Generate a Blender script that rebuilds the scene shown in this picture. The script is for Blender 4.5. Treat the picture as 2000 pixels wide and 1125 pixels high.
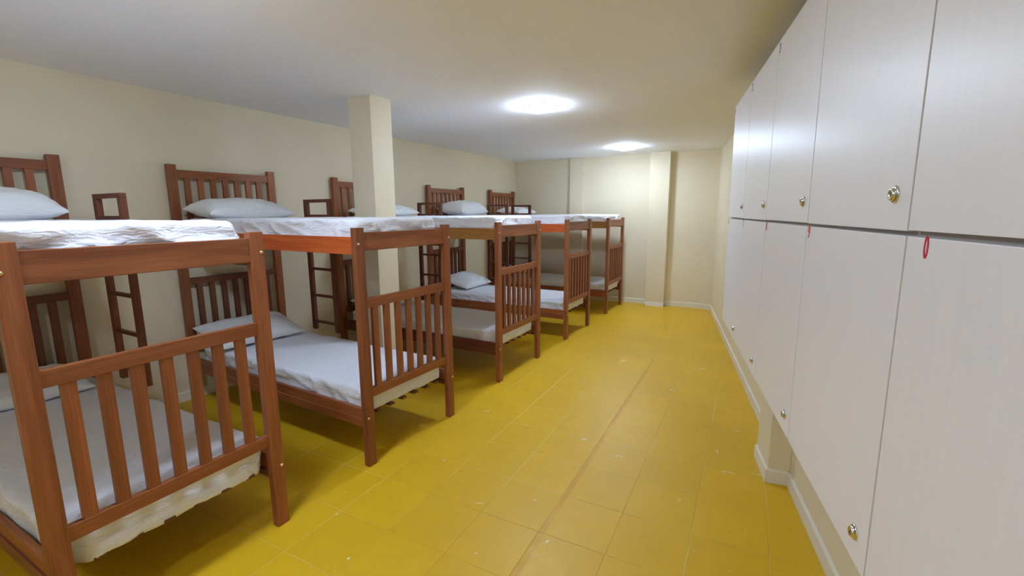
import bpy, bmesh, math, random
from mathutils import Vector, Matrix, noise

# ------------------------------------------------------------------ scene, camera, world, exposure
for o in list(bpy.data.objects):
    bpy.data.objects.remove(o)
SC = bpy.context.scene
COL = SC.collection
SC.view_settings.view_transform = 'Standard'
SC.view_settings.look = 'None'
SC.view_settings.gamma = 1.0
SC.view_settings.use_curve_mapping = False
SC.view_settings.exposure = 1.53
SC.cycles.max_bounces = 10
SC.cycles.diffuse_bounces = 7
SC.cycles.sample_clamp_indirect = 6.0

YAW, PITCH, ROLL = math.radians(28.855), math.radians(9.414), math.radians(-0.3125)
F_PX, CAM_H = 881.3, 1.6275
cf = Vector((-math.sin(YAW) * math.cos(PITCH), math.cos(YAW) * math.cos(PITCH), -math.sin(PITCH)))
cr = Vector((math.cos(YAW), math.sin(YAW), 0))
cu = cr.cross(cf)
cr2 = cr * math.cos(ROLL) + cu * math.sin(ROLL)
cu2 = -cr * math.sin(ROLL) + cu * math.cos(ROLL)
cam_data = bpy.data.cameras.new('camera')
cam = bpy.data.objects.new('camera', cam_data)
COL.objects.link(cam)
m = Matrix((cr2, cu2, -cf)).transposed().to_4x4()
m.translation = Vector((0, 0, CAM_H))
cam.matrix_world = m
cam_data.sensor_width = 36.0
cam_data.lens = 36.0 * F_PX / 2000.0
cam_data.clip_start = 0.02
SC.camera = cam

world = bpy.data.worlds.new('world')
SC.world = world
world.use_nodes = True
world.node_tree.nodes['Background'].inputs[0].default_value = (0.6, 0.7, 0.9, 1)
world.node_tree.nodes['Background'].inputs[1].default_value = 0.05

LAMP_STRENGTH = 62.0
LAMP_COLOR = (0.64, 0.785, 1.0)

H = 2.625            # ceiling
WX = -4.375          # left wall
YB = -3.2            # wall behind the camera
def right_wall_x(y): return 0.786 - 0.1779 * y
def far_wall_y(x): return 8.215 + 0.022 * x

# ------------------------------------------------------------------ materials
def new_mat(name):
    mt = bpy.data.materials.new(name)
    mt.use_nodes = True
    nt = mt.node_tree
    b = nt.nodes['Principled BSDF']
    return mt, nt, b

def node(nt, typ, **kw):
    n = nt.nodes.new(typ)
    for k, v in kw.items():
        if k in n.inputs.keys():
            n.inputs[k].default_value = v
        else:
            setattr(n, k, v)
    return n

def ramp(nt, fac, stops):
    r = nt.nodes.new('ShaderNodeValToRGB')
    el = r.color_ramp.elements
    while len(el) > 1:
        el.remove(el[-1])
    el[0].position = stops[0][0]; el[0].color = (*stops[0][1], 1)
    for p, c in stops[1:]:
        e = el.new(p); e.color = (*c, 1)
    nt.links.new(fac, r.inputs[0])
    return r.outputs[0]

def coords(nt, scale=(1, 1, 1), kind='Object', rot=(0, 0, 0)):
    tc = nt.nodes.new('ShaderNodeTexCoord')
    mp = nt.nodes.new('ShaderNodeMapping')
    mp.inputs['Scale'].default_value = scale
    mp.inputs['Rotation'].default_value = rot
    nt.links.new(tc.outputs[kind], mp.inputs[0])
    return mp.outputs[0]

def tex_noise(nt, vec, scale, detail=3.0, rough=0.5, dist=0.0):
    n = nt.nodes.new('ShaderNodeTexNoise')
    n.inputs['Scale'].default_value = scale
    n.inputs['Detail'].default_value = detail
    n.inputs['Roughness'].default_value = rough
    n.inputs['Distortion'].default_value = dist
    nt.links.new(vec, n.inputs['Vector'])
    return n.outputs['Fac']

def mix(nt, fac, a, b, blend='MIX'):
    n = nt.nodes.new('ShaderNodeMix')
    n.data_type = 'RGBA'; n.blend_type = blend
    for sock, v in ((n.inputs[0], fac), (n.inputs[6], a), (n.inputs[7], b)):
        if isinstance(v, (int, float)):
            sock.default_value = v
        elif isinstance(v, tuple):
            sock.default_value = (*v, 1)
        else:
            nt.links.new(v, sock)
    return n.outputs[2]

def math_n(nt, op, a, b=None, c=None, clamp=False):
    n = nt.nodes.new('ShaderNodeMath')
    n.operation = op; n.use_clamp = clamp
    for i, v in enumerate((a, b, c)):
        if v is None: continue
        if isinstance(v, (int, float)): n.inputs[i].default_value = v
        else: nt.links.new(v, n.inputs[i])
    return n.outputs[0]

def bump(nt, bsdf, height, strength=0.3, dist=0.01):
    b = nt.nodes.new('ShaderNodeBump')
    b.inputs['Strength'].default_value = strength
    b.inputs['Distance'].default_value = dist
    nt.links.new(height, b.inputs['Height'])
    nt.links.new(b.outputs[0], bsdf.inputs['Normal'])

def wood(name, axis, dark, mid, light):
    mt, nt, b = new_mat(name)
    sc = [22, 22, 22]; sc[axis] = 1.6
    v = coords(nt, tuple(sc))
    n1 = tex_noise(nt, v, 1.0, 4, 0.6, 0.6)
    sc2 = [160, 160, 160]; sc2[axis] = 5
    n2 = tex_noise(nt, coords(nt, tuple(sc2)), 1.0, 3, 0.6)
    c = ramp(nt, n1, [(0.25, dark), (0.5, mid), (0.75, light)])
    c2 = ramp(nt, n2, [(0.3, (0.62, 0.62, 0.62)), (0.65, (1, 1, 1))])
    oi = nt.nodes.new('ShaderNodeObjectInfo')
    var = ramp(nt, oi.outputs['Random'], [(0.0, (0.82, 0.80, 0.80)), (1.0, (1.12, 1.10, 1.05))])
    col = mix(nt, 1.0, mix(nt, 0.7, c, c2, 'MULTIPLY'), var, 'MULTIPLY')
    nt.links.new(col, b.inputs['Base Color'])
    b.inputs['Roughness'].default_value = 0.38
    b.inputs['Specular IOR Level'].default_value = 0.4
    bump(nt, b, n2, 0.12, 0.002)
    return mt

RED = ((0.21, 0.066, 0.024), (0.31, 0.100, 0.037), (0.40, 0.145, 0.056))
BRIGHT = ((0.36, 0.060, 0.014), (0.54, 0.105, 0.024), (0.66, 0.17, 0.04))
GOLD = ((0.26, 0.11, 0.022), (0.36, 0.165, 0.035), (0.45, 0.22, 0.055))
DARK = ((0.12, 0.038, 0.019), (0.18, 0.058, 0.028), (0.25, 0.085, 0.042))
WOOD = {}
for nm, pal in (('red', RED), ('bright', BRIGHT), ('gold', GOLD), ('dark', DARK)):
    for ax, an in enumerate('xyz'):
        WOOD[nm, an] = wood('varnished_wood_%s_%s' % (nm, an), ax, *pal)

def painted(name, col, rough=0.6, var=0.05, bump_s=0.08):
    mt, nt, b = new_mat(name)
    v = coords(nt)
    n1 = tex_noise(nt, v, 0.9, 4, 0.55)
    d = tuple(x * (1 - var) for x in col); l = tuple(min(1, x * (1 + var)) for x in col)
    nt.links.new(ramp(nt, n1, [(0.3, d), (0.7, l)]), b.inputs['Base Color'])
    b.inputs['Roughness'].default_value = rough
    b.inputs['Specular IOR Level'].default_value = 0.3
    n2 = tex_noise(nt, v, 45, 3, 0.6)
    bump(nt, b, n2, bump_s, 0.004)
    return mt

M_WALL = painted('cream_wall_paint', (0.76, 0.682, 0.50))
M_CEIL = painted('white_ceiling_paint', (0.90, 0.915, 0.95), 0.8, 0.02, 0.05)
M_BASE = painted('cream_baseboard', (0.78, 0.74, 0.63), 0.35, 0.03, 0.03)
M_BASEW = painted('white_plinth_paint', (0.85, 0.84, 0.82), 0.4, 0.02, 0.03)

# --- floor: yellow painted square tiles
def floor_material():
    mt, nt, b = new_mat('yellow_painted_tiles')
    tc = nt.nodes.new('ShaderNodeTexCoord')
    mp = nt.nodes.new('ShaderNodeMapping')
    mp.vector_type = 'POINT'
    mp.inputs['Rotation'].default_value = (0, 0, -0.021)
    nt.links.new(tc.outputs['Object'], mp.inputs[0])
    vec = mp.outputs[0]
    sep = nt.nodes.new('ShaderNodeSeparateXYZ')
    nt.links.new(vec, sep.inputs[0])
    wob = tex_noise(nt, tc.outputs['Object'], 6.0, 2, 0.5)
    wobm = math_n(nt, 'MULTIPLY_ADD', wob, 0.005, -0.0025)
    def cell(out, p, off):
        a = math_n(nt, 'ADD', out, wobm)
        a = math_n(nt, 'MULTIPLY_ADD', a, 1.0 / p, -off / p)
        idx = math_n(nt, 'FLOOR', a)
        fr = math_n(nt, 'FRACT', a)
        d = math_n(nt, 'MINIMUM', fr, math_n(nt, 'SUBTRACT', 1.0, fr))
        return idx, math_n(nt, 'MULTIPLY', d, p)
    ix, dx = cell(sep.outputs[0], 0.350, 0.138 + 0.055)
    iy, dy = cell(sep.outputs[1], 0.3475, 1.92)
    d = math_n(nt, 'MINIMUM', dx, dy)
    # grout line, its width and colour change along the floor
    patch = tex_noise(nt, tc.outputs['Object'], 1.7, 3, 0.6)
    g = math_n(nt, 'SUBTRACT', 1.0, math_n(nt, 'MULTIPLY', math_n(nt, 'SUBTRACT', d, 0.0008), 1 / 0.0024), clamp=True)
    strength = ramp(nt, patch, [(0.36, (0.22,) * 3), (0.64, (0.9,) * 3)])
    gf = math_n(nt, 'MULTIPLY', g, strength)
    # per tile tint
    cmb = nt.nodes.new('ShaderNodeCombineXYZ')
    nt.links.new(ix, cmb.inputs[0]); nt.links.new(iy, cmb.inputs[1])
    wn = nt.nodes.new('ShaderNodeTexWhiteNoise'); wn.noise_dimensions = '3D'
    nt.links.new(cmb.outputs[0], wn.inputs[0])
    big = tex_noise(nt, tc.outputs['Object'], 0.8, 4, 0.6)
    fine = tex_noise(nt, tc.outputs['Object'], 14.0, 5, 0.65)
    base = ramp(nt, big, [(0.3, (0.62, 0.375, 0.008)), (0.7, (0.70, 0.435, 0.014))])
    tint = ramp(nt, wn.outputs[0], [(0.0, (0.97, 0.97, 0.97)), (1.0, (1.03, 1.025, 1.0))])
    base = mix(nt, 1.0, base, tint, 'MULTIPLY')
    base = mix(nt, ramp(nt, fine, [(0.55, (0, 0, 0)), (0.8, (0.35,) * 3)]), base, (0.50, 0.30, 0.012))
    lines = ramp(nt, tex_noise(nt, tc.outputs['Object'], 0.9, 2, 0.5), [(0.44, (0.42, 0.26, 0.02)), (0.56, (0.75, 0.58, 0.22))])
    col = mix(nt, gf, base, lines)
    # the old dirty strip along one joint, measured along the floor
    s0 = Vector((-0.868, 1.45)); s1 = Vector((-0.955, 5.05))
    sd = (s1 - s0).normalized(); sn = Vector((sd.y, -sd.x))
    osep = nt.nodes.new('ShaderNodeSeparateXYZ'); nt.links.new(tc.outputs['Object'], osep.inputs[0])
    ox, oy = osep.outputs[0], osep.outputs[1]
    def lin(a, bb, c0):
        return math_n(nt, 'ADD', math_n(nt, 'MULTIPLY', ox, a), math_n(nt, 'MULTIPLY_ADD', oy, bb, c0))
    across = lin(sn.x, sn.y, -sn.dot(s0))
    along = lin(sd.x, sd.y, -sd.dot(s0))
    aw = math_n(nt, 'ADD', across, math_n(nt, 'MULTIPLY_ADD', fine, 0.016, -0.008))
    inside = math_n(nt, 'SUBTRACT', 1.0, math_n(nt, 'MULTIPLY', math_n(nt, 'ABSOLUTE', aw), 1 / 0.021), clamp=True)
    inside = math_n(nt, 'MULTIPLY', inside, 2.0, clamp=True)
    ends = math_n(nt, 'MULTIPLY', math_n(nt, 'LESS_THAN', along, 3.6), math_n(nt, 'GREATER_THAN', along, -3.0))
    sm = math_n(nt, 'MULTIPLY', inside, ends)
    sm = math_n(nt, 'MULTIPLY', sm, ramp(nt, tex_noise(nt, tc.outputs['Object'], 2.6, 3, 0.6), [(0.35, (0.3,) * 3), (0.6, (0.9,) * 3)]))
    col = mix(nt, sm, col, (0.56, 0.29, 0.008))
    # white scuffs and paint spots
    def spot(x, y, l, w, ang):
        ca, sa = math.cos(ang), math.sin(ang)
        u = lin(ca / l, sa / l, -(ca * x + sa * y) / l)
        v = lin(-sa / w, ca / w, -(-sa * x + ca * y) / w)
        q = math_n(nt, 'ADD', math_n(nt, 'POWER', math_n(nt, 'ABSOLUTE', u), 2.0), math_n(nt, 'POWER', math_n(nt, 'ABSOLUTE', v), 2.0))
        q = math_n(nt, 'ADD', q, math_n(nt, 'MULTIPLY_ADD', rag, 5.0, -2.2))
        return math_n(nt, 'LESS_THAN', q, 0.55)
    rag = tex_noise(nt, tc.outputs['Object'], 55.0, 4, 0.7)
    tot = None
    for s in [(-1.246, 4.812, .09, .03, 1.3), (-1.022, 2.932, .035, .025, 0.4), (-0.161, 3.215, .05, .010, 1.9), (-0.081, 2.96, .07, .012, 0.1),
              (-0.831, 1.855, .035, .008, 1.2), (-0.429, 1.96, .014, .012, 0.2), (-1.03, 2.124, .02, .012, 0.9), (-0.442, 4.953, .05, .03, 0.3),
              (-1.75, 2.22, .02, .015, 0.3), (-2.05, 1.66, .014, .012, 0), (-1.93, 1.50, .018, .012, 0.5), (-1.62, 1.30, .016, .010, 1),
              (-0.74, 2.82, .045, .010, 0.3), (-0.30, 2.52, .04, .010, 1.4), (-0.62, 4.2, .04, .02, 0.2), (-0.05, 3.6, .05, .010, 0.1),
              (-1.30, 1.95, .05, .007, 0.5), (-1.1, 1.62, .016, .010, 0.5), (-1.9, 3.0, .03, .02, 0.5), (0.1, 3.02, .06, .008, 0.0)]:
        k = spot(*s)
        tot = k if tot is None else math_n(nt, 'MAXIMUM', tot, k)
    speck = tex_noise(nt, tc.outputs['Object'], 38.0, 2, 0.5)
    sp = math_n(nt, 'MULTIPLY', math_n(nt, 'GREATER_THAN', speck, 0.735), math_n(nt, 'GREATER_THAN', big, 0.52))
    tot = math_n(nt, 'MAXIMUM', tot, sp)
    col = mix(nt, math_n(nt, 'MULTIPLY', tot, 0.7), col, (0.82, 0.78, 0.55))
    nt.links.new(col, b.inputs['Base Color'])
    rr = ramp(nt, fine, [(0.3, (0.36,) * 3), (0.7, (0.50,) * 3)])
    nt.links.new(rr, b.inputs['Roughness'])
    b.inputs['Specular IOR Level'].default_value = 0.38
    hgt = math_n(nt, 'ADD', math_n(nt, 'MULTIPLY', g, -0.8), math_n(nt, 'MULTIPLY', fine, 0.25))
    bump(nt, b, hgt, 0.35, 0.003)
    return mt
M_FLOOR = floor_material()

def cloth(name, col):
    mt, nt, b = new_mat(name)
    v = coords(nt)
    n1 = tex_noise(nt, v, 7, 4, 0.55, 0.8)
    n2 = tex_noise(nt, coords(nt, (3, 3, 9)), 5, 3, 0.5, 1.2)
    nt.links.new(ramp(nt, n1, [(0.3, tuple(c * 0.96 for c in col)), (0.7, col)]), b.inputs['Base Color'])
    b.inputs['Roughness'].default_value = 0.85
    b.inputs['Specular IOR Level'].default_value = 0.15
    b.inputs['Sheen Weight'].default_value = 0.15
    h = math_n(nt, 'ADD', n1, math_n(nt, 'MULTIPLY', n2, 1.2))
    bump(nt, b, h, 0.45, 0.014)
    return mt
M_SHEET = cloth('white_cotton_sheet', (0.77, 0.78, 0.84))
M_PILLOW = cloth('white_pillowcase', (0.80, 0.82, 0.84))

def locker_material():
    mt, nt, b = new_mat('white_laminate_grain')
    n1 = tex_noise(nt, coords(nt, (60, 60, 1.6)), 1.0, 5, 0.6)
    n2 = tex_noise(nt, coords(nt, (300, 300, 6)), 1.0, 3, 0.6)
    c = ramp(nt, n1, [(0.3, (0.81, 0.80, 0.84)), (0.7, (0.835, 0.825, 0.865))])
    nt.links.new(c, b.inputs['Base Color'])
    b.inputs['Roughness'].default_value = 0.36
    b.inputs['Specular IOR Level'].default_value = 0.45
    bump(nt, b, math_n(nt, 'ADD', n1, n2), 0.07, 0.001)
    return mt
M_LOCKER = locker_material()
M_LOCKIN = painted('locker_edge_board', (0.42, 0.38, 0.34), 0.7, 0.05, 0.02)

def simple(name, col, rough, metal=0.0):
    mt, nt, b = new_mat(name)
    n = tex_noise(nt, coords(nt), 60, 2, 0.5)
    nt.links.new(ramp(nt, n, [(0.3, tuple(c * 0.93 for c in col)), (0.7, col)]), b.inputs['Base Color'])
    b.inputs['Roughness'].default_value = rough
    b.inputs['Metallic'].default_value = metal
    return mt
M_NICKEL = simple('brushed_nickel', (0.70, 0.69, 0.66), 0.20, 1.0)
M_KEYWAY = simple('dark_keyway', (0.10, 0.09, 0.08), 0.5, 0.3)
M_BRASS = simple('brass_bolt', (0.80, 0.62, 0.34), 0.3, 1.0)
M_NUM = simple('red_number_vinyl', (0.62, 0.012, 0.05), 0.4)
M_NUMD = simple('dark_red_number_vinyl', (0.20, 0.02, 0.06), 0.4)
M_WHITEP = simple('white_lamp_frame', (0.85, 0.85, 0.85), 0.4)

def emissive():
    mt, nt, b = new_mat('lit_lamp_diffuser')
    b.inputs['Base Color'].default_value = (0.9, 0.9, 0.9, 1)
    b.inputs['Emission Color'].default_value = (*LAMP_COLOR, 1)
    b.inputs['Emission Strength'].default_value = LAMP_STRENGTH
    return mt
M_LAMP = emissive()

# ------------------------------------------------------------------ mesh helpers
def box(bm, x0, x1, y0, y1, z0, z1):
    vs = [bm.verts.new((x, y, z)) for z in (z0, z1) for y in (y0, y1) for x in (x0, x1)]
    for f in ((0, 2, 3, 1), (4, 5, 7, 6), (0, 1, 5, 4), (2, 6, 7, 3), (0, 4, 6, 2), (1, 3, 7, 5)):
        bm.faces.new([vs[i] for i in f])

def prism(bm, pts, z0, z1):
    a = [bm.verts.new((x, y, z0)) for x, y in pts]
    b = [bm.verts.new((x, y, z1)) for x, y in pts]
    n = len(pts)
    bm.faces.new(a[::-1]); bm.faces.new(b)
    for i in range(n):
        bm.faces.new((a[i], a[(i + 1) % n], b[(i + 1) % n], b[i]))

def lathe(bm, prof, seg, mat4):
    """profile of (radius, height) turned around local z, then placed by mat4"""
    rings = []
    for r, z in prof:
        if r < 1e-6:
            rings.append([bm.verts.new(mat4 @ Vector((0, 0, z)))])
        else:
            rings.append([bm.verts.new(mat4 @ Vector((r * math.cos(2 * math.pi * i / seg), r * math.sin(2 * math.pi * i / seg), z))) for i in range(seg)])
    for a, b in zip(rings, rings[1:]):
        for i in range(seg):
            j = (i + 1) % seg
            if len(a) == 1 and len(b) > 1: bm.faces.new((a[0], b[j], b[i])[::-1])
            elif len(b) == 1 and len(a) > 1: bm.faces.new((a[i], a[j], b[0]))
            elif len(a) > 1: bm.faces.new((a[i], a[j], b[j], b[i]))

MESH = {}
def mesh_from(bm, name, mats, bevel=0.0, smooth=False, segs=2):
    if bevel:
        bmesh.ops.bevel(bm, geom=[e for e in bm.edges], offset=bevel, segments=segs, profile=0.6, affect='EDGES', clamp_overlap=True)
    bmesh.ops.recalc_face_normals(bm, faces=bm.faces)
    me = bpy.data.meshes.new(name)
    bm.to_mesh(me); bm.free()
    for mt in (mats if isinstance(mats, (list, tuple)) else [mats]):
        me.materials.append(mt)
    if smooth:
        for p in me.polygons: p.use_smooth = True
    return me

def link(name, me, parent=None):
    o = bpy.data.objects.new(name, me)
    COL.objects.link(o)
    if parent is not None:
        o.parent = parent
    return o

def bxobj(name, mt, parent, *b, bevel=0.003, key=None):
    """one box as one mesh object; the mesh is shared when the same box returns"""
    k = (name, mt.name, tuple(round(v, 5) for v in b), bevel)
    if k not in MESH:
        bm = bmesh.new(); box(bm, *b)
        MESH[k] = mesh_from(bm, name, mt, bevel)
    return link(name, MESH[k], parent)

def struct(o):
    o['kind'] = 'structure'
    return o

def tag(o, label, cat, group=None):
    o['label'] = label; o['category'] = cat
    if group: o['group'] = group
    return o

# ------------------------------------------------------------------ the setting
def shell(name, mt, pts, z0, z1, bevel=0.0, parent=None):
    bm = bmesh.new(); prism(bm, pts, z0, z1)
    return link(name, mesh_from(bm, name, mt, bevel), parent)

T = 0.12
YF0, YF1 = far_wall_y(WX), far_wall_y(-0.6)
XR_F = right_wall_x(YF1)
XR_B = right_wall_x(YB)
struct(shell('floor', M_FLOOR, [(WX - T, YB - T), (XR_B + T, YB - T), (XR_F + T + .1, YF1 + T), (WX - T, YF0 + T)], -0.1, 0.0))
struct(shell('ceiling', M_CEIL, [(WX - T, YB - T), (XR_B + T, YB - T), (XR_F + T + .1, YF1 + T), (WX - T, YF0 + T)], H, H + 0.1))
struct(shell('wall_left', M_WALL, [(WX - T, YB), (WX, YB), (WX, YF0), (WX - T, YF0)], 0, H))
struct(shell('wall_far', M_WALL, [(WX - T, YF0), (XR_F + T, YF1 + .003), (XR_F + T, YF1 + T), (WX - T, YF0 + T)], 0, H))
struct(shell('wall_right', M_WALL, [(XR_B, YB), (XR_B + T, YB), (XR_F + T, YF1), (XR_F, YF1)], 0, H))
struct(shell('wall_back', M_WALL, [(WX - T, YB - T), (XR_B + T, YB - T), (XR_B + T, YB), (WX - T, YB)], 0, H))

# free-standing square column between the second and the third bunk
struct(shell('column', M_WALL, [(-3.245, 2.945), (-2.985, 2.945), (-2.985, 3.195), (-3.245, 3.195)], 0, H, 0.004))
# pilasters on the far wall
def pil(name, x0, x1, d):
    return struct(shell(name, M_WALL, [(x0, far_wall_y(x0) - d), (x1, far_wall_y(x1) - d), (x1, far_wall_y(x1) - .001), (x0, far_wall_y(x0) - .001)], 0, H, 0.003))
pil('pilaster', -3.215, -2.95, 0.055)
p2 = pil('pilaster', -1.735, -1.415, 0.155)
struct(shell('pilaster', M_WALL, [(-0.80, far_wall_y(-.8) - .05), (XR_F + .01, far_wall_y(-.68) - .05), (XR_F + .002, far_wall_y(-.68) - .001), (-0.80, far_wall_y(-.8) - .001)], 0, H, 0.002))
# pilaster on the right wall behind the lockers
PA, PB = (0.078, 3.262), (0.137, 2.966)
PC, PD = (right_wall_x(2.985) - .001, 2.985), (right_wall_x(3.28) - .001, 3.28)
struct(shell('pilaster', M_WALL, [PA, PB, PC, PD], 0, H, 0.003))

BH, BT = 0.085, 0.014
def baseboard(name, p, q, side, mt=M_BASE, h=BH, t=BT):
    """strip along p-q, thickness towards `side` (unit normal), rounded top"""
    p, q, n = Vector(p), Vector(q), Vector(side)
    bm = bmesh.new()
    prof = [(0, 0), (t, 0), (t, h - 0.008), (t - 0.006, h), (0, h)]
    ra = [bm.verts.new((p.x + n.x * a, p.y + n.y * a, z)) for a, z in prof]
    rb = [bm.verts.new((q.x + n.x * a, q.y + n.y * a, z)) for a, z in prof]
    bm.faces.new(ra); bm.faces.new(rb[::-1])
    for i in range(len(prof)):
        j = (i + 1) % len(prof)
        bm.faces.new((ra[i], rb[i], rb[j], ra[j]))
    o = link(name, mesh_from(bm, name, mt)); struct(o); return o
nr = Vector((-1, -0.1779)).normalized()
nf = Vector((0.022, -1)).normalized()
baseboard('baseboard_left', (WX, YB), (WX, YF0), (1, 0))
baseboard('baseboard_far', (WX + BT, far_wall_y(WX)), (-3.215, far_wall_y(-3.215)), nf)
baseboard('baseboard_far', (-2.95, far_wall_y(-2.95)), (-1.735, far_wall_y(-1.735)), nf)
baseboard('baseboard_far', (-1.415, far_wall_y(-1.415)), (-.80, far_wall_y(-.8)), nf)
baseboard('baseboard_far', (-.80 - BT, far_wall_y(-.8) - .05), (XR_F, far_wall_y(-.68) - .05), nf)
baseboard('baseboard_far', (-1.735, far_wall_y(-1.735) - .155), (-1.415, far_wall_y(-1.415) - .155), nf, M_BASEW, .075, .004)
baseboard('baseboard_right', (right_wall_x(YB), YB), (right_wall_x(2.985), 2.985), nr)
baseboard('baseboard_right', (right_wall_x(3.28), 3.28), (right_wall_x(8.13), 8.13), nr)
baseboard('baseboard_right', PB, PA, nr)
pd = (Vector(PC) - Vector(PB)).normalized(); pn = Vector((pd.y, -pd.x))
if pn.y > 0: pn = -pn
baseboard('baseboard_right', (PB[0] - BT, PB[1] - .002), (PC[0] - .001, PC[1]), pn)
baseboard('baseboard_back', (WX + BT, YB), (XR_B - BT, YB), (0, 1))

# ------------------------------------------------------------------ ceiling lamps
def ceiling_lamp(x, y, rz, label):
    r = bpy.data.objects.new('ceiling_lamp', None); COL.objects.link(r)
    r.location = (x, y, H); r.rotation_euler = (0, 0, rz)
    tag(r, label, 'ceiling light', 'square surface ceiling lamps')
    if 'lampframe' not in MESH:
        bm = bmesh.new(); box(bm, -.118, .118, -.118, .118, -.012, 0)
        MESH['lampframe'] = mesh_from(bm, 'lamp_frame', M_WHITEP, 0.002)
        bm = bmesh.new(); box(bm, -.112, .112, -.112, .112, -.044, -.014)
        MESH['lampdiff'] = mesh_from(bm, 'diffuser', M_LAMP, 0.006)
    link('frame', MESH['lampframe'], r); link('diffuser', MESH['lampdiff'], r)
ceiling_lamp(-1.92, 4.05, -0.18, 'glowing square ceiling lamp nearer the camera, above the third bunk end')
ceiling_lamp(-1.93, 7.13, -0.18, 'glowing square ceiling lamp farther off, near the far wall')
ceiling_lamp(-1.90, 0.93, -0.18, 'square ceiling lamp above the nearest bunk, just beyond the top of the frame')
ceiling_lamp(-0.95, -1.45, -0.18, 'unseen square fill lamp added on the ceiling behind the camera')  # added fill light out of view, position guessed to brighten the nearest bunk

# ------------------------------------------------------------------ bunk beds
W2 = 0.45        # half width
L = 2.18         # foot face to front face of the head posts
PZ_F, PZ_H = 1.546, 2.042

def bolt_mesh():
    if 'bolt' not in MESH:
        bm = bmesh.new()
        lathe(bm, [(0.0085, 0.0), (0.0085, 0.002), (0.0065, 0.005), (0.003, 0.0068), (0, 0.007)], 14, Matrix.Rotation(math.pi / 2, 4, 'Y'))
        MESH['bolt'] = mesh_from(bm, 'bolt', M_BRASS, smooth=True)
    return MESH['bolt']

def end_board(parent, name, x0, x1, rails, slats, span, wk):
    """rails: list of (z0, z1); slats: list of (z0, z1); seven slats between"""
    b = bpy.data.objects.new(name, None); COL.objects.link(b); b.parent = parent
    for z0, z1 in rails:
        bxobj('cross_rail', WOOD[wk, 'y'], b, x0, x1, -span, span, z0, z1)
    for z0, z1 in slats:
        for i in range(7):
            yc = -0.008 + (i - 3) * 0.1025
            k2 = ('slat', x0, z0, z1, wk)
            if k2 not in MESH:
                bm = bmesh.new(); box(bm, x0 + .003, x1 - .003, -.0225, .0225, z0, z1)
                MESH[k2] = mesh_from(bm, 'slat', WOOD[wk, 'z'], 0.003)
            s = link('slat', MESH[k2], b); s.location = (0, yc, 0)

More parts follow.
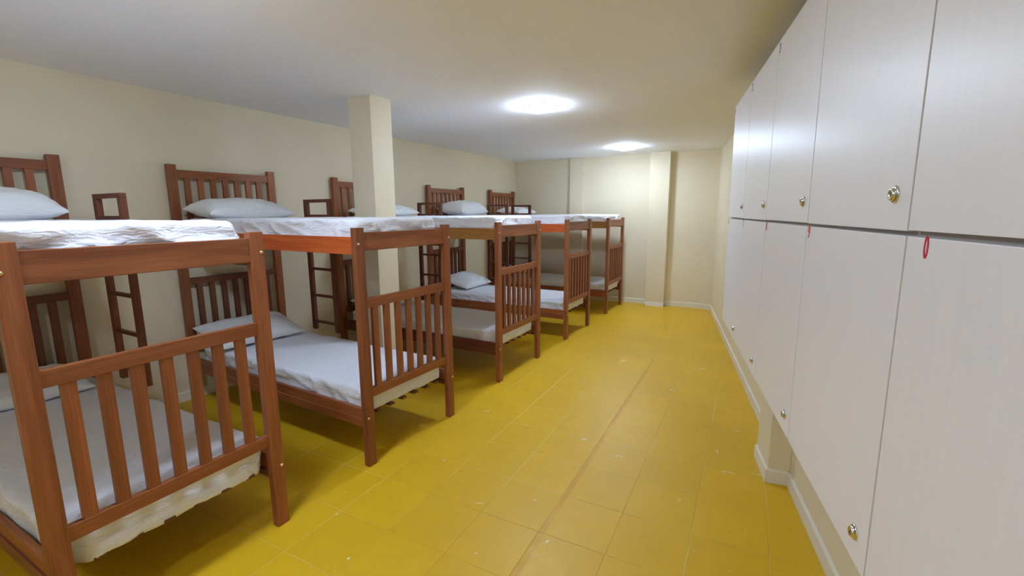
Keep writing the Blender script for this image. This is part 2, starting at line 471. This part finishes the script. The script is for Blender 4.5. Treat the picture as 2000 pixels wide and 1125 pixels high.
def bunk_bed(x, y, rz, label, upper_near, ladder_side=1, lower_near='red', head='red'):
    r = bpy.data.objects.new('bunk_bed', None); COL.objects.link(r)
    r.location = (x, y, 0); r.rotation_euler = (0, 0, rz)
    tag(r, label, 'bunk bed', 'wooden bunk beds along the left wall')
    # posts: foot end then head end
    for s in (-1, 1):
        ya, yb = (-W2, -W2 + .065) if s < 0 else (W2 - .065, W2)
        p = bxobj('post', WOOD['red', 'z'], r, -.045, 0, ya, yb, 0, PZ_F, bevel=.004)
        for z in (1.447, .332):
            b = link('bolt', bolt_mesh(), p); b.location = (0, s * .434, z)
        ya, yb = (-.46, -.392) if s < 0 else (.392, .46)
        bxobj('post', WOOD[head, 'z'], r, -L - .045, -L, ya, yb, 0, PZ_H, bevel=.004)
    end_board(r, 'footboard', -.040, -.010, [(1.043, 1.106), (.457, .516)], [(.510, 1.047)], W2 - .060, 'red')
    bxobj('foot_rail', WOOD['red', 'y'], r, -.040, -.010, -W2 + .060, W2 - .060, 1.403, 1.516)
    end_board(r, 'headboard', -L - .038, -L - .008, [(1.935, 2.0), (1.403, 1.500)], [(1.497, 1.938)], .397, head)
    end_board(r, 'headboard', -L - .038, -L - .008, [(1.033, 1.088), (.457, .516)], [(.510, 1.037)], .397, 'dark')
    # side rails with a ledger strip
    for s, up, lo in ((-1, upper_near, lower_near), (1, 'red', 'red')):
        for z0, z1, wk in ((1.383, 1.490, up), (.272, .388, lo)):
            ya, yb = sorted((s * .437, s * .412))
            k = bxobj('side_rail', WOOD[wk, 'x'], r, -L - .004, -.041, ya, yb, z0, z1)
            if z0 < 1:
                ya, yb = sorted((s * .4455, s * .4365))
                bxobj('ledger_strip', WOOD[wk, 'x'], k, -L - .004, -.044, ya, yb, z0 - .004, z0 + .052, bevel=.002)
            ya, yb = sorted((s * .4125, s * .388))
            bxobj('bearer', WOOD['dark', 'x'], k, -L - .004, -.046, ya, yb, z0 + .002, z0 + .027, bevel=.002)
    # bed bases: cross bars on the bearers, long boards on top of them
    for zb in (1.412, .301):
        base = bpy.data.objects.new('bed_base', None); COL.objects.link(base); base.parent = r
        for xc in (-.25, -.78, -1.31, -1.84):
            bxobj('cross_bar', WOOD['dark', 'y'], base, xc - .03, xc + .03, -.408, .408, zb, zb + .018, bevel=.002)
        for i in range(6):
            yc = -.30 + i * .119
            k2 = 'board%.3f' % zb
            if k2 not in MESH:
                bm = bmesh.new(); box(bm, -L + .03, -.0435, -.022, .022, zb + .0185, zb + .032)
                MESH[k2] = mesh_from(bm, 'base_board', WOOD['dark', 'x'], 0.002)
            o = link('base_board', MESH[k2], base); o.location = (0, yc, 0)
    # ladder
    ls = ladder_side
    ya, yb = sorted((ls * .4465, ls * .4805))
    key = ('ladder', ls)
    if key not in MESH:
        bm = bmesh.new()
        xa, xb = -1.745, -1.365
        for q in (xa, xb - .048): box(bm, q, q + .048, ya, yb, .508, 1.735)
        box(bm, xa, xb, ya, yb, 1.735, 1.765)
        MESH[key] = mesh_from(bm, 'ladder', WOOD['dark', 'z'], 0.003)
        bm = bmesh.new(); box(bm, xa + .048, xb - .048, ya + .006, yb - .004, -.0125, .0125)
        MESH[key, 'r'] = mesh_from(bm, 'rung', WOOD['dark', 'x'], 0.002)
    la = link('ladder', MESH[key], r)
    for z in (.588, .850, 1.110, 1.365, 1.612):
        g = link('rung', MESH[key, 'r'], la); g.location = (0, 0, z)
    return r

BEDS = [(-2.1087, 0.8927, 0.0145), (-2.1081, 2.3696, -0.028), (-2.1223, 4.0546, -0.0121), (-2.1180, 5.7433, -0.0026), (-2.1133, 7.463, -0.003)]
INFO = [('bunk bed nearest the camera, its slatted footboard filling the lower left corner', 'red', 1, 'red'),
        ('second bunk bed from the camera, orange-red upper side rail, before the square column', 'bright', 1, 'red'),
        ('third bunk bed from the camera, golden upper side rail, just behind the square column', 'gold', 1, 'dark'),
        ('fourth bunk bed from the camera, with a red upper side rail', 'bright', 1, 'red'),
        ('last bunk bed next to the far wall, its ladder facing the camera', 'gold', -1, 'red')]
for (bx_, by_, bt), (lb, up, ls, lo) in zip(BEDS, INFO):
    bunk_bed(bx_, by_, bt, lb, up, ls, lo)

def to_world(bed, lx, ly, z):
    x, y, t = BEDS[bed]
    c, s = math.cos(t), math.sin(t)
    return Vector((x + lx * c - ly * s, y + lx * s + ly * c, z))

# ------------------------------------------------------------------ mattresses
def rr_loop(hx, hy, R, n):
    """n points evenly spread round a rounded rectangle, with outward normals"""
    R = min(R, hx - 1e-4, hy - 1e-4)
    segs = [('l', (hx, -(hy - R)), (hx, hy - R)), ('a', (hx - R, hy - R), 0), ('l', (hx - R, hy), (-(hx - R), hy)), ('a', (-(hx - R), hy - R), 90),
            ('l', (-hx, hy - R), (-hx, -(hy - R))), ('a', (-(hx - R), -(hy - R)), 180), ('l', (-(hx - R), -hy), (hx - R, -hy)), ('a', (hx - R, -(hy - R)), 270)]
    lens = []
    for s in segs:
        lens.append(math.dist(s[1], s[2]) if s[0] == 'l' else R * math.pi / 2)
    return segs, lens, R

def loop_pts(hx, hy, R, fr):
    segs, lens, R = rr_loop(hx, hy, R, 0)
    out = []
    for si, u in fr:
        s = segs[si]
        if s[0] == 'l':
            a, b = s[1], s[2]
            p = (a[0] + (b[0] - a[0]) * u, a[1] + (b[1] - a[1]) * u)
            ang = math.radians(si // 2 * 90)
            nrm = (math.cos(ang), math.sin(ang))
        else:
            ang = math.radians(s[2] + 90 * u)
            nrm = (math.cos(ang), math.sin(ang))
            p = (s[1][0] + R * nrm[0], s[1][1] + R * nrm[1])
        out.append((p, nrm))
    return out

def ridge(v, sharp=2.0):
    n = abs(noise.noise(v))
    return (1 - min(1, n * sharp))

def mattress(bed, z0, z1, seed, label, group, hang=0.0, messy=1.0, hx=1.03, hy=0.402, x_off=-1.088):
    R = 0.085
    step = 0.013
    segs, lens, R_ = rr_loop(hx, hy, R, 0)
    fr = []
    for si, l in enumerate(lens):
        k = max(6, int(l / step))
        fr += [(si, j / k) for j in range(k)]
    h = z1 - z0
    e = 0.024
    prof = [(0.03, 0.0), (0.006, 0.004)]
    nz = 9
    prof += [(0.0, 0.012 + (h - e - 0.012) * i / nz) for i in range(nz + 1)]
    prof += [(e * (1 - math.cos(a)), h - e + e * math.sin(a)) for a in [math.radians(d) for d in (15, 30, 45, 60, 75, 90)]]
    prof += [(0.06, h), (0.09, h), (0.13, h), (0.19, h), (0.26, h), (0.33, h), (0.385, h)]
    bm = bmesh.new()
    rings = []
    off = Vector((seed * 7.3, seed * 3.1, seed * 1.7))
    for (ins, z) in prof:
        ring = []
        pts = loop_pts(hx - ins, hy - ins, max(R - ins, 0.012), fr)
        for i, (p, nrm) in enumerate(pts):
            v = Vector((p[0], p[1], z))
            w = Vector((p[0] * 1.0, p[1] * 1.0, 0)) + off
            t = z / h
            corner = max(0.0, 1 - (abs(abs(p[0]) - hx) + abs(abs(p[1]) - hy)) / 0.30)
            side = max(0.0, min(1.0, 1 - (ins - 0.02) / 0.05))
            # diagonal drape folds plus tight vertical gathers at the corners and the foot
            q = Vector((w.x * 5 + z * 7, w.y * 5 - z * 5, z * 9 + seed))
            f1 = (ridge(q, 2.4) ** 2 * 0.013 - 0.004) * messy
            q2 = Vector((w.x * 3.0 - z * 9, w.y * 3.0 + z * 9, z * 4 - seed))
            f2 = noise.noise(q2) * 0.013 * messy - 0.004 * messy
            s_par = (p[1] if abs(nrm[0]) > abs(nrm[1]) else p[0])
            f3 = math.sin(s_par * 95 + 3 * noise.noise(Vector((s_par * 9, seed, z * 5)))) * 0.004 * (0.15 + corner) * (1 - 0.6 * t)
            d = side * (f1 + f2 + f3)
            v.x += nrm[0] * d; v.y += nrm[1] * d
            # soft top surface
            top = max(0.0, min(1.0, (t - 0.8) / 0.2))
            v.z += top * (0.006 * noise.noise(Vector((w.x * 2.5, w.y * 2.5, seed))) + 0.0035 * messy * ridge(Vector((w.x * 3 + w.y * 2, w.y * 5, seed * 2)), 3) ** 3 + 0.004 * min(1, ins / 0.3))
            # uneven hem at the foot end
            foot = max(0.0, min(1.0, (p[0] - (hx - 0.06)) / 0.05))
            if hang > 0.02 and t < 0.4:
                v.x += foot * 0.017 * (1 - t / 0.4) ** 0.5
            if t < 0.15:
                v.z += (-hang * foot * (0.6 + 0.9 * noise.noise(Vector((0, p[1] * 6, seed * 3.3))))) - 0.0
            ring.append(bm.verts.new((v.x + x_off, v.y, v.z + z0)))
        rings.append(ring)
    for a, b in zip(rings, rings[1:]):
        n = len(a)
        for i in range(n):
            j = (i + 1) % n
            bm.faces.new((a[i], a[j], b[j], b[i]))
    bm.faces.new(rings[-1]); bm.faces.new(rings[0][::-1])
    me = mesh_from(bm, 'mattress', M_SHEET, smooth=True)
    o = link('mattress', me)
    x, y, t = BEDS[bed]
    o.location = (x, y, 0); o.rotation_euler = (0, 0, t)
    tag(o, label, 'mattress', group)
    return o

UPZ, LOZ = (1.4445, 1.597), (0.3335, 0.487)
where = ['the nearest bunk bed', 'the second nearest bunk bed', 'the third nearest bunk bed', 'the fourth nearest bunk bed', 'the bunk bed by the far wall']
for i in range(5):
    mattress(i, *UPZ, 1.3 + i * 2.1, 'mattress in rumpled white sheet, top bunk of ' + where[i], 'mattresses on the top bunks', 0.0, (1.5, 0.9, 0.8, 0.9, 1.0)[i])
    mattress(i, *LOZ, 2.4 + i * 1.7, 'mattress in white sheet, lower bunk of ' + where[i], 'mattresses on the lower bunks', 0.028 if i == 0 else -0.004, (0.8, 0.9, 0.6, 0.8, 0.7)[i])

# ------------------------------------------------------------------ pillows
def pillow_mesh(seed, w=0.70, d=0.44, th=0.17, crease=1.0):
    nu, nv = 44, 30
    bm = bmesh.new()
    def P(u, v, s):
        # corners pulled out, sides slightly drawn in
        ax = u * (w / 2) * (1 - 0.055 * (1 - v * v) ** 1.0 * abs(u) ** 3)
        ay = v * (d / 2) * (1 - 0.075 * (1 - u * u) ** 1.0 * abs(v) ** 3)
        prof = (max(0.0, 1 - abs(u) ** 3.2) ** 0.50) * (max(0.0, 1 - abs(v) ** 2.6) ** 0.46)
        z = prof * th / 2
        q = Vector((u * 2.2 + seed, v * 2.4, s * 3.0 + seed))
        edge = max(abs(u), abs(v))
        z += prof * (0.022 * noise.noise(q)) + crease * 0.012 * ridge(Vector((u * 3 + v * 2 + seed, v * 5 - u * 3, s + seed)), 2.4) ** 2 * edge * prof ** 0.3
        if s < 0:
            z = z * 0.55
        return Vector((ay, ax, s * z))
    grid = {}
    for s in (1, -1):
        for i in range(nu + 1):
            for j in range(nv + 1):
                if s < 0 and (i in (0, nu) or j in (0, nv)):
                    grid[s, i, j] = grid[1, i, j]; continue
                # denser towards the rim
                u = math.sin((2 * i / nu - 1) * math.pi / 2); v = math.sin((2 * j / nv - 1) * math.pi / 2)
                grid[s, i, j] = bm.verts.new(P(u, v, s))
    for s in (1, -1):
        for i in range(nu):
            for j in range(nv):
                q = [grid[s, i, j], grid[s, i + 1, j], grid[s, i + 1, j + 1], grid[s, i, j + 1]]
                bm.faces.new(q if s > 0 else q[::-1])
    return mesh_from(bm, 'pillow', M_PILLOW, smooth=True)

def pillow(bed, lx, ly, z, tilt, rz, seed, label, group, **kw):
    o = link('pillow', pillow_mesh(seed, **kw))
    o.location = to_world(bed, lx, ly, z)
    o.rotation_euler = (0, tilt, BEDS[bed][2] + rz)
    tag(o, label, 'pillow', group)
    return o
UG, LG = 'pillows on the top bunks', 'pillows on the lower bunks'
pillow(0, -1.88, -0.06, 1.668, 0.08, -0.05, 1.1, 'plump white pillow on the top bunk nearest the camera, cut by the left edge', UG, w=.72, d=.46, th=.26)
pillow(1, -1.90, -0.05, 1.652, 0.10, -0.02, 2.2, 'white pillow at the head of the second top bunk, below its slatted headboard', UG, w=.72, d=.45, th=.22)
pillow(2, -1.88, 0.02, 1.650, 0.06, 0.02, 3.3, 'white pillow on the third top bunk, mostly behind the square column', UG, w=.74, d=.46, th=.17)
pillow(3, -1.90, 0.02, 1.675, 0.10, 0.0, 4.4, 'plump white pillow on the fourth top bunk, behind the third ladder top', UG, w=.72, d=.46, th=.29)
pillow(4, -1.88, -.02, 1.650, 0.06, 0.0, 5.5, 'white pillow on the last top bunk, seen through two ladder tops', UG, w=.74, d=.46, th=.16)
pillow(0, -1.90, -0.06, 0.552, 0.14, -0.06, 6.6, 'white pillow on the lower bunk nearest the camera, seen through the footboard', LG, w=.72, d=.46, th=.15)
pillow(1, -1.90, -0.07, 0.594, 0.28, -0.05, 7.7, 'white pillow propped at the headboard of the second lower bunk', LG, w=.76, d=.46, th=.17)
pillow(2, -1.95, 0.02, 0.560, 0.15, 0.0, 8.8, 'white pillow on the third lower bunk, almost hidden behind the column', LG, w=.72, d=.44, th=.14)
pillow(3, -1.88, 0.04, 0.590, 0.26, 0.04, 9.9, 'white pillow propped at the head of the fourth lower bunk', LG, w=.74, d=.48, th=.19)
pillow(4, -1.95, 0.00, 0.560, 0.15, 0.0, 10.4, 'white pillow on the last lower bunk, glimpsed between posts and slats', LG, w=.72, d=.44, th=.15)

# ------------------------------------------------------------------ lockers on the right wall
LA = math.atan(-0.182)            # the face line x = 0.4908 - 0.182 y
lk = bpy.data.objects.new('locker_cabinet', None); COL.objects.link(lk)
lk.location = (0.4908 - 0.182 * 1.228 + 0.0105, 1.228, 0)
lk.rotation_euler = (0, -0.008, -LA)   # local y runs along the face towards the far wall, local x into the wall
tag(lk, 'long white wall-hung locker cabinet with ten numbered doors and round locks', 'lockers')
CW = 0.6935 * math.sqrt(1 + 0.182 ** 2)
Z0, ZM, Z1 = 0.763, 1.581, 2.417
bm = bmesh.new()
box(bm, 0.020, 0.27, -CW + .002, 4 * CW - .002, Z0 + .001, Z1 - .001)
link('body', mesh_from(bm, 'body', M_LOCKIN, 0.001), lk)
G = 0.0035
def lock_meshes():
    if 'lock' not in MESH:
        rot = Matrix.Rotation(-math.pi / 2, 4, 'Y')
        bm = bmesh.new()
        lathe(bm, [(0.0, -0.002), (0.0192, -0.002), (0.0192, 0.0025), (0.0178, 0.0045), (0.0150, 0.0052), (0.0132, 0.0056), (0.0130, 0.0100), (0.0118, 0.0112), (0.0080, 0.0114), (0.0074, 0.0096), (0, 0.0096)], 32, rot)
        MESH['lock'] = mesh_from(bm, 'lock', M_NICKEL, smooth=True)
        MESH['lock'].polygons.foreach_set('use_smooth', [True] * len(MESH['lock'].polygons))
        bm = bmesh.new(); box(bm, -.0104, -.0090, -.0011, .0011, -.0045, .0045)
        MESH['keyhole'] = mesh_from(bm, 'keyhole', M_KEYWAY)
    return MESH['lock'], MESH['keyhole']
def number(txt, door, y, z, mt, h=0.042, sx=0.62):
    cu_ = bpy.data.curves.new('number', 'FONT')
    cu_.body = txt; cu_.size = h / 0.70; cu_.extrude = 0.0004; cu_.offset = 0.0012
    cu_.align_x = 'CENTER'; cu_.align_y = 'CENTER'
    cu_.materials.append(mt)
    tmp = bpy.data.objects.new('number_outline', cu_); COL.objects.link(tmp)
    bpy.context.view_layer.update()
    me = bpy.data.meshes.new_from_object(tmp.evaluated_get(bpy.context.evaluated_depsgraph_get()))
    bpy.data.objects.remove(tmp)
    if not me.materials: me.materials.append(mt)
    o = link('number', me, door)
    o.location = (-0.0006, y, z)
    o.rotation_euler = (math.pi / 2, 0, -math.pi / 2)
    o.scale = (sx, 1, 1)
    return o
NUM = {(3, 1): '1', (2, 1): '2', (1, 1): '3', (3, 0): '6', (2, 0): '7', (1, 0): '8', (0, 0): '9', (-1, 0): '0'}
lm, kh = lock_meshes()
for k in range(-1, 4):
    for row in (0, 1):
        za, zb = (Z0, ZM - .0052) if row == 0 else (ZM + .0052, Z1)
        dy0, dy1 = k * CW + G, (k + 1) * CW - G
        bm = bmesh.new()
        # door board; the near upper and lower edges sit a hair apart from their neighbours
        box(bm, 0, 0.018, dy0, dy1, za + (0.002 if k % 2 else 0), zb)
        d = link('door', mesh_from(bm, 'door', M_LOCKER, 0.0012), lk)
        lo = link('lock', lm, d); lo.location = (0, k * CW + .070, 1.664 if row else .838)
        link('keyhole', kh, d).location = (0, k * CW + .070, 1.664 if row else .838)
        t = NUM.get((k, row))
        if t:
            off_ = .080 if t == '0' else .030
            number(t, d, (k + 1) * CW - off_, 1.556 if row == 0 else 2.378, M_NUM if row == 0 and t in '890' else M_NUMD, sx=.55 if t == '0' else .8)
